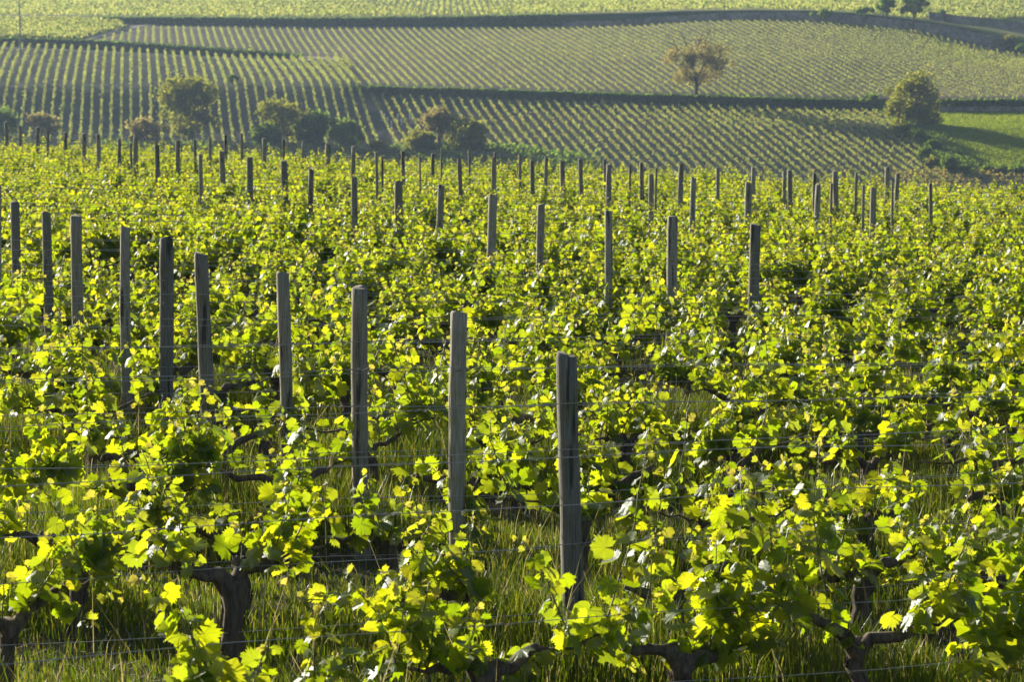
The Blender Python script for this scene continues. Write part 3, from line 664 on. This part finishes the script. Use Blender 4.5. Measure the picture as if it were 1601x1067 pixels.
# trellis wires: one set per row
WH = (0.34, 0.62, 1.08, 1.26)
NR = 0
rows_s = {}
for n in range(-1, 60):
    sl_, sr_ = row_s_at_px(n, -60), row_s_at_px(n, 1660)
    a, b_ = rp(n, sl_), rp(n, sr_)
    if a.y > 90 and b_.y > 60: break
    # cut beyond the crest
    while sr_ > sl_ and rp(n, sr_).y > 70 - 0.42*rp(n, sr_).x + 9: sr_ -= 1.0
    if sr_ - sl_ < 3: continue
    rows_s[n] = (sl_, sr_)
    t = tag(empty('trellis_wires', rp(n, (sl_+sr_)/2)), f'galvanised trellis wires strung along the {ordn(n+2)} vine row from the front', 'wires', 'trellis wires of the near vineyard')
    o0 = t.location
    for wi, hh in enumerate(WH):
        pts = []; m = int((sr_-sl_)/0.5)+2; rg = random.Random(n*10+wi); ph = rg.uniform(0, 6)
        for i in range(m):
            s = sl_ + (sr_-sl_)*i/(m-1); p = rp(n, s) - RN*0.05
            p.z += hh + 0.015*math.sin(s*0.9+ph) + 0.006*math.sin(s*3.1+ph)
            pts.append(p - o0)
        mb = MB(); mb.tube(pts, [0.0017 if n < 12 else 0.0022]*m, 4)
        wo_ = link('wire', mb.mesh('wire', [M['wire']]), t)
        if n < 10 and wi != 0:
            for q in range(rg.choice((1, 2, 2))):       # dead tendrils wound round the wire
                j = rg.randrange(2, m-3); a = pts[j]; c = pts[j+1]; Lc = rg.uniform(0.15, 0.4); tp = []
                d = (c-a).normalized(); nn = int(Lc/0.008)
                for u in range(nn):
                    aa = u*1.1; rr = 0.005+0.003*math.sin(u*0.37+q)
                    tp.append(a + d*(u*0.008) + Vector((0, math.cos(aa)*rr, math.sin(aa)*rr)))
                mb2 = MB(); mb2.tube(tp, [0.0022]*nn, 4); link('dead_tendril', mb2.mesh('dead_tendril', [M['tendril']]), wo_)

# ------------------------------------------------------------------ vine leaves
HALF = [(0, 1.0), (6, 0.88), (12, 0.92), (18, 0.80), (25, 0.74), (31, 0.84), (38, 0.84), (47, 0.97), (53, 0.84), (61, 0.88), (70, 0.72), (79, 0.80), (90, 0.76), (100, 0.86), (108, 0.74), (120, 0.79), (130, 0.68), (142, 0.72), (155, 0.58), (168, 0.40)]
LOW = [(0, 1.0), (24, 0.76), (46, 0.95), (72, 0.74), (100, 0.85), (138, 0.70), (166, 0.4)]
def leaf_shape(rg, half, fold, curl, rip):
    out = [(a, r) for a, r in half] + [(360-a, r) for a, r in reversed(half[1:])]
    V = [(0, 0, 0)]; UV = [(0, 0)]
    for a, r in out:
        r *= (1 + rg.uniform(-0.07, 0.07))*(0.93 if len(half) > 10 and len(V) % 2 else 1.04); a = R_(a+rg.uniform(-2, 2)); x, y = math.sin(a)*r, math.cos(a)*r
        z = fold*abs(x) - curl*r*r + rip*math.sin(a*4+rg.uniform(0, 1))*r + rg.uniform(-0.03, 0.03)
        V.append((x*0.6, y*0.6, z*0.6)); UV.append((x, y))
    n = len(out); T = [(0, i+1, (i+1) % n+1) for i in range(n) if i != n//2]   # open at the stalk
    return np.array(V), np.array(UV), np.array(T)
lrg = random.Random(5)
LEAVES = []; 
for i in range(26):
    young = i >= 20
    V, UV, T = leaf_shape(lrg, HALF, lrg.uniform(-0.1, 0.6) if not young else lrg.uniform(0.5, 1.1), lrg.uniform(-0.25, 0.55), lrg.uniform(0.02, 0.07))
    LEAVES.append((tris_mesh('leaf', V, T, attrs={'age': np.full(len(V), (0.0, 0.12)[i % 2] if not young else lrg.uniform(0.35, 0.9)), 'rnd': np.zeros(len(V))}, uv=UV, smooth=True, mats=[M['leaf']])))
LOWL = [leaf_shape(lrg, LOW, lrg.uniform(0.15, 0.6), lrg.uniform(0, 0.35), lrg.uniform(0.03, 0.12)) for _ in range(8)]

def leaf_matrix(rg, pos, out, size):
    """leaf: stalk end at pos, blade reaching along 'out', face mostly upwards/outwards"""
    y = Vector(out); y.z -= rg.uniform(0.1, 1.5); y += Vector((rg.uniform(-1, 1), rg.uniform(-1, 1), rg.uniform(-.4, .4)))*0.45; y.normalize()
    up = Vector((out[0]*0.6+rg.uniform(-.9, .9), out[1]*0.6+rg.uniform(-.9, .9), rg.uniform(0.1, 1.0)))
    # blade normal stays near 'up' once made square to the blade axis
    x = y.cross(up)
    if x.length < 1e-3: x = Vector((1, 0, 0))
    x.normalize(); z = x.cross(y)
    m = Matrix((x, y, z)).transposed().to_4x4()
    return m, pos, size
def vine_plan(rg, nshoot=13, hs=1.0, tallhead=False):
    """returns trunk polyline lists, shoots [(points, leaves[(mat,pos,size,young)])]"""
    hh = rg.uniform(0.33, 0.46) if not tallhead else 0.55
    lean = rg.uniform(-0.08, 0.08)
    wood = []
    tp = [(0, 0, -0.1)] + [(lean*t + rg.uniform(-0.018, 0.018), rg.uniform(-0.02, 0.02), hh*t) for t in (0.15, 0.3, 0.45, 0.6, 0.75, 0.9, 1.0)]
    r0 = rg.uniform(0.030, 0.046) if not tallhead else 0.05
    wood.append((tp, [r0*1.35, r0*1.2, r0, r0*0.95, r0*0.9, r0, r0*1.1, r0*1.2]))
    head = Vector(tp[-1]); arms = []
    for sg in (-1, 1):
        L = rg.uniform(0.16, 0.34); pts = [head - Vector((0, 0, 0.05))]; q = head.copy()
        up = rg.uniform(-0.02, 0.2)
        for i in range(5):
            q = q + Vector((sg*L/5, rg.uniform(-0.02, 0.02), up*L/5*(1.5) + rg.uniform(-0.022, 0.03))); pts.append(q.copy())
        wood.append((pts, [r0*k_*rg.uniform(0.8, 1.2) for k_ in (0.9, 0.8, 0.62, 0.6, 0.5, 0.36)])); arms.append(pts)
        if rg.random() < 0.6:      # last year's cane running on
            q2 = pts[-1]; cp = [q2]
            for i in range(4): q2 = q2 + Vector((sg*0.06, rg.uniform(-0.02, 0.02), rg.uniform(-0.01, 0.035))); cp.append(q2.copy())
            wood.append((cp, [0.008, 0.007, 0.006, 0.006, 0.005])); arms.append(cp)
    shoots = []
    for k in range(nshoot):
        arm = rg.choice(arms); b = Vector(arm[rg.randrange(1, len(arm))]) + Vector((0, 0, 0.01))
        L = rg.uniform(0.15, 0.44)*hs
        if rg.random() < 0.18: L *= 1.5
        droop = rg.random() < 0.30
        d = Vector((rg.uniform(-0.8, 0.8), rg.uniform(-0.8, 0.8), rg.uniform(0.8, 2.2) if not droop else rg.uniform(-0.7, 0.2))).normalized()
        if droop: L *= 0.75
        n = 7; pts = [b]; q = b.copy()
        for i in range(n):
            d = (d + Vector((rg.uniform(-1, 1)*0.14, rg.uniform(-1, 1)*0.14, 0.05-0.02*i))).normalized(); q = q + d*(L/n); pts.append(q.copy())
        lv = []; nl = int(L/0.026)+4; stalks = []
        for j in range(nl):
            t = (j+0.6)/nl; f = t*n; i = min(int(f), n-1); p = pts[i].lerp(pts[i+1], f-i)
            sz = (0.097 - 0.05*t)*rg.uniform(0.5, 1.3)
            if t > 0.8: sz = rg.uniform(0.02, 0.045)
            a = j*2.4 + rg.uniform(-0.7, 0.7); o = Vector((math.cos(a), math.sin(a), rg.uniform(-0.1, 0.7))).normalized()
            pl = sz*rg.uniform(0.5, 1.1); e = p + o*pl
            m, ps, s = leaf_matrix(rg, e, o, sz); lv.append((m, ps, s, t > 0.84 and rg.random() < 0.75)); stalks.append((p, e))
        shoots.append((pts, lv, stalks))
    # a few leaves straight from the old wood
    return wood, shoots
def shoot_mesh(pts, stalks):
    mb = MB(); mb.tube(pts, [0.0042-0.0025*i/len(pts) for i in range(len(pts))], 5)
    for p, e in stalks: mb.tube([p, p.lerp(e, 0.5)+Vector((0, 0, 0.006)), e], [0.0013]*3, 3, cap=False)
    return mb
LEAFCOUNT = 0
def near_vine(n, s, seed, hs=1.0, ns=13, th=False):
    global LEAFCOUNT
    rg = random.Random(seed); g = rp(n, s); v = empty('grapevine', g, math.atan2(RU.y, RU.x) + rg.choice((0, math.pi)) + rg.uniform(-0.15, 0.15))
    wood, shoots = vine_plan(rg, ns, hs, th)
    mb = MB()
    for pts, rads in wood: mb.tube(pts, rads, 10 if rads[0] > 0.02 else 5, 0.22, rg)
    tw, rw = wood[0]
    for _ in range(26):            # peeling strips of bark
        i = rg.randrange(1, len(tw)-2); a = rg.uniform(0, 6.28); p = Vector(tw[i]); q = Vector(tw[i+1]); rr = rw[i]*1.04
        o_ = Vector((math.cos(a)*rr, math.sin(a)*rr, 0)); k_ = rg.uniform(0.5, 1.2)
        mb.tube([p+o_, p.lerp(q, 0.5*k_)+o_*1.06, p.lerp(q, k_)+o_*rg.uniform(1.0, 1.3)], [0.004, 0.006, 0.002], 3, 0.3, rg)
    for _ in range(7):             # knots and pruning stubs
        ln_ = wood[rg.choice((1, 2))] if len(wood) > 2 else wood[1]; j = rg.randrange(1, len(ln_[0])); p = Vector(ln_[0][j]); rr = ln_[1][min(j, len(ln_[1])-1)]
        d_ = Vector((rg.uniform(-1, 1), rg.uniform(-1, 1), rg.uniform(0, 1.5))).normalized()
        mb.tube([p, p+d_*rr*1.1, p+d_*(rr+rg.uniform(0.01, 0.03))], [rr*0.6, rr*0.5, rr*0.3], 6, 0.25, rg)
    link('trunk', mb.mesh('trunk', [M['bark']]), v)
    for pts, lv, stalks in shoots:
        b = pts[0]; loc = [p-b for p in pts]; sh = link('shoot', shoot_mesh(loc, [(p-b, e-b) for p, e in stalks]).mesh('shoot', [M['shoot']]), v); sh.location = b
        for m, ps, sz, yg in lv:
            me = LEAVES[rg.randrange(20, 26)] if yg else LEAVES[rg.randrange(0, 20)]
            o = bpy.data.objects.new('leaf', me); C.objects.link(o); o.parent = sh
            o.rotation_mode = 'QUATERNION'; o.rotation_quaternion = m.to_quaternion(); o.location = ps-b; k = sz/0.85; o.scale = (k*rg.uniform(0.8, 1.12), k, k*rg.uniform(0.6, 1.5)); LEAFCOUNT += 1
    return v
def build_proto(seed, ns=14, hs=1.0):
    rg = random.Random(seed); wood, shoots = vine_plan(rg, ns, hs)
    mb = MB()
    for pts, rads in wood: mb.tube(pts, rads, 7 if rads[0] > 0.02 else 4, 0.14, rg)
    for pts, lv, st in shoots: mb.tube(pts, [0.004-0.002*i/len(pts) for i in range(len(pts))], 3)
    VV = []; TT = []; UU_ = []; RR = []; AA = []; n0 = 0
    for pts, lv, st in shoots:
        for m, ps, sz, yg in lv:
            V, UV, T = LOWL[rg.randrange(len(LOWL))]; A = np.array(m.to_3x3()); k = sz/0.85
            VV.append((V*k) @ A.T + np.array(ps)); TT.append(T+n0); UU_.append(UV); n0 += len(V)
            RR.append(np.full(len(V), rg.random())); AA.append(np.full(len(V), rg.uniform(0.3, 0.9) if yg else rg.choice((0, 0, 0.15))))
    return mb, (np.concatenate(VV), np.concatenate(TT), np.concatenate(UU_), np.concatenate(RR), np.concatenate(AA))
PROTO = []
for i in range(14):
    mb, (V, T, U, Rr, A) = build_proto(900+i, 26, 1.18)
    PROTO.append((mb.mesh('trunk', [M['bark']]), tris_mesh('foliage', V, T, smooth=True, uv=U, attrs={'rnd': Rr, 'age': A}, mats=[M['leaf']]), (V, T, U, Rr, A)))

# where the vines stand
spots = []
for n, (a, b_) in rows_s.items():
    rg = random.Random(100+n); s = a + rg.uniform(0, 0.9)
    if n == 0: s = row_s_at_px(0, 312) - 3*0.95
    while s < b_:
        g = rp(n, s); px, py = topix((g.x, g.y, g.z+0.7))
        inside = -15 < px < 1616 and py < 1120
        if n == -1 and (90 < px < 390 or 820 < px < 950): s += 0.9; continue
        # keep clear of posts
        for (pn, ps, lab, gg, r) in post_pos:
            cl_ = 0.56 if n == 0 else 0.40
            if pn == n and abs(ps-s) < cl_: s = ps + cl_*(1 if s > ps else -1) 
        spots.append([n, s, g.y, px, inside]); s += rg.uniform(0.82, 1.08)
spots.sort(key=lambda q: q[2])
order = {}
for n in rows_s:
    lst = sorted([q for q in spots if q[0] == n and q[4]], key=lambda q: q[3])
    for i, q in enumerate(lst): order[id(q)] = i+1
made = 0; rest = []
NEAR_D = 31.0
print('vines', len(spots), 'inside', sum(q[4] for q in spots), 'near', sum(1 for q in spots if q[4] and q[2] < NEAR_D))
for q in spots:
    n, s, Y, px, inside = q
    if not inside or made >= 300: rest.append(q); continue
    i = order[id(q)]; lab = None
    rown = ordn(n+2)
    for (pn, ps, plab, gg, r) in post_pos:
        if pn == n and abs(ps-s) < 0.42:
            side = 'right' if s > ps else 'left'
            lab = f'leafy grapevine just {side} of the {plab}'.replace('fourth line near the crest', 'fourth line').replace('scattered last group at the crest', 'last scattered group'); break
    if not lab: lab = f'leafy grapevine, {ordn(i)} from the left in the {rown} vine row'
    seed = 5000+n*97+int(s*10)
    if Y < NEAR_D:
        v = near_vine(n, s, seed, (0.8 if px < 400 else 1.25) if n < 0 else (0.95 if n < 4 else 1.1), 12 if n < 0 else (10 if n < 4 else 14), n == 0 and abs(px-305) < 60)
    else:
        g = rp(n, s); v = empty('grapevine', g, math.atan2(RU.y, RU.x) + random.choice((0, math.pi)) + random.uniform(-0.2, 0.2)); k = random.uniform(0.92, 1.12); v.scale = (k, k, k*random.uniform(0.9, 1.1))
        pr = random.choice(PROTO); link('trunk', pr[0], v); tag(link('foliage', pr[1], v), kind='stuff')
    tag(v, lab, 'grapevine', 'grapevines of the near vineyard'); made += 1
# the remaining vines (past 300, or at the rim of the picture) as one mass
VV = []; TT = []; UU_ = []; RR = []; AA = []; n0 = 0
for n, s, Y, px, inside in rest:
    V, T, U, Rr, A = random.choice(PROTO)[2]; g = rp(n, s); a = math.atan2(RU.y, RU.x)+random.choice((0, math.pi))+random.uniform(-.2, .2)
    ca, sa = math.cos(a), math.sin(a); k = random.uniform(0.92, 1.12)
    W = V*k; W = np.stack([W[:, 0]*ca-W[:, 1]*sa+g.x, W[:, 0]*sa+W[:, 1]*ca+g.y, W[:, 2]+g.z], 1)
    VV.append(W.astype(f32)); TT.append(T+n0); UU_.append(U); RR.append((Rr+random.random()) % 1); AA.append(A); n0 += len(V)
me = tris_mesh('far_grapevines', np.concatenate(VV), np.concatenate(TT), uv=np.concatenate(UU_), attrs={'rnd': np.concatenate(RR), 'age': np.concatenate(AA)}, mats=[M['leaf']])
tag(link('far_grapevines', me), 'farthest leafy grapevines massed along the crest of the near vineyard', 'grapevines', kind='stuff')
print('leaf objects', LEAFCOUNT, 'rest', len(rest), 'tris', len(me.polygons), 'far rows', FROW)

# ------------------------------------------------------------------ grass between the rows
def grass(n, y0, y1, hmin, hmax, wdt, name, label):
    Y = np.sqrt(rng.uniform(y0*y0, y1*y1, n)); X = rng.uniform(-0.21, 0.21, n)*Y
    # patchy density, thinner under the vines
    q = ((X-P0.x)*RN.x + (Y-P0.y)*RN.y)/SPC; fr = np.abs(q - np.round(q))
    dn = 0.45 + 0.35*np.sin(X*1.9+Y*0.8)*np.sin(Y*1.3-X*0.7) + 0.9*(fr-0.12)
    keep = rng.random(n) < np.clip(dn, 0.05, 1); X, Y = X[keep], Y[keep]; n = len(X)
    # tufts
    X += rng.normal(size=n)*0.01; Z = gz(X, Y)
    h = rng.uniform(hmin, hmax, n)*(0.55+0.45*np.clip(np.sin(X*1.3-Y*0.9)+np.sin(Y*2.1+X*0.6), -1, 1)); h = np.maximum(h, 0.05)
    tall = rng.random(n) < 0.02; h[tall] *= 1.7
    a = rng.uniform(0, 2*np.pi, n); wx, wy = np.cos(a)*wdt*rng.uniform(.6, 1.3, n), np.sin(a)*wdt*rng.uniform(.6, 1.3, n)
    b = rng.uniform(0, 2*np.pi, n); ln = rng.uniform(0.05, 0.5, n)*h; lx, ly = np.cos(b)*ln, np.sin(b)*ln
    V = np.stack([np.stack([X-wx, Y-wy, Z-0.02], 1), np.stack([X+wx, Y+wy, Z-0.02], 1),
                  np.stack([X+wx*.8+lx*.3, Y+wy*.8+ly*.3, Z+h*.55], 1), np.stack([X-wx*.8+lx*.3, Y-wy*.8+ly*.3, Z+h*.55], 1),
                  np.stack([X+lx, Y+ly, Z+h*0.98], 1)], 1).reshape(-1, 3)
    i = np.arange(n)*5
    loops = np.stack([i, i+1, i+2, i+3, i+3, i+2, i+4], 1).ravel()
    tot = np.tile([4, 3], n); st = np.concatenate([[0], np.cumsum(tot)[:-1]])
    rnd = np.repeat(rng.random(n)*0.999, 5); age = np.repeat((tall | (rng.random(n) < 0.03)).astype(float)*0.9, 5)
    me = mesh_np(name, V, loops, st, tot, attrs={'rnd': rnd, 'age': age}, mats=[M['grass']])
    tag(link(name, me), label, 'grass', kind='stuff')
grass(210000, 9.5, 24, 0.16, 0.50, 0.0028, 'grass', 'long green grass growing between the nearest vine rows')
grass(90000, 24, 48, 0.14, 0.36, 0.005, 'grass', 'long grass between the vine rows farther up the plot')
grass(9000, 9.5, 26, 0.30, 0.55, 0.0015, 'tall_grass', 'sparse taller grass stalks standing above the grass by the nearest rows')
# leaf litter, pebbles and straw on the bare strips
n = 13000; Y = np.sqrt(rng.uniform(90, 26*26, n)); X = rng.uniform(-0.21, 0.21, n)*Y; Z = gz(X, Y)+0.015
a = rng.uniform(0, 6.28, n); L = rng.uniform(0.01, 0.06, n); c, s_ = np.cos(a), np.sin(a); ww = 0.003
up = rng.uniform(0, 0.03, n)
V = np.stack([np.stack([X-c*L-s_*ww, Y-s_*L+c*ww, Z], 1), np.stack([X-c*L+s_*ww, Y-s_*L-c*ww, Z], 1), np.stack([X+c*L+s_*ww, Y+s_*L-c*ww, Z+up], 1), np.stack([X+c*L-s_*ww, Y+s_*L+c*ww, Z+up], 1)], 1).reshape(-1, 3)
tag(link('straw', tris_mesh('straw', V, np.arange(n*4).reshape(-1, 4), mats=[M['tendril']])), 'dry straw and twigs littering the bare soil strips', 'straw', kind='stuff')

# ------------------------------------------------------------------ haze
if HAZE > 0:
    m, nt = newmat('haze'); pv = N(nt, 'ShaderNodeVolumePrincipled'); pv.inputs['Color'].default_value = (0.50, 0.70, 1.0, 1); pv.inputs['Density'].default_value = HAZE; pv.inputs['Anisotropy'].default_value = 0.3
    o = N(nt, 'ShaderNodeOutputMaterial'); nt.links.new(pv.outputs[0], o.inputs['Volume'])
    x0, x1, ya, yb, z0, z1 = -900, 1000, -60, 2000, -60, 130
    V = [(x, y, z) for z in (z0, z1) for y in (ya, yb) for x in (x0, x1)]
    Q = [(0, 2, 3, 1), (4, 5, 7, 6), (0, 1, 5, 4), (2, 6, 7, 3), (0, 4, 6, 2), (1, 3, 7, 5)]
    tag(link('haze', tris_mesh('haze', V, Q, mats=[m])), kind='stuff')
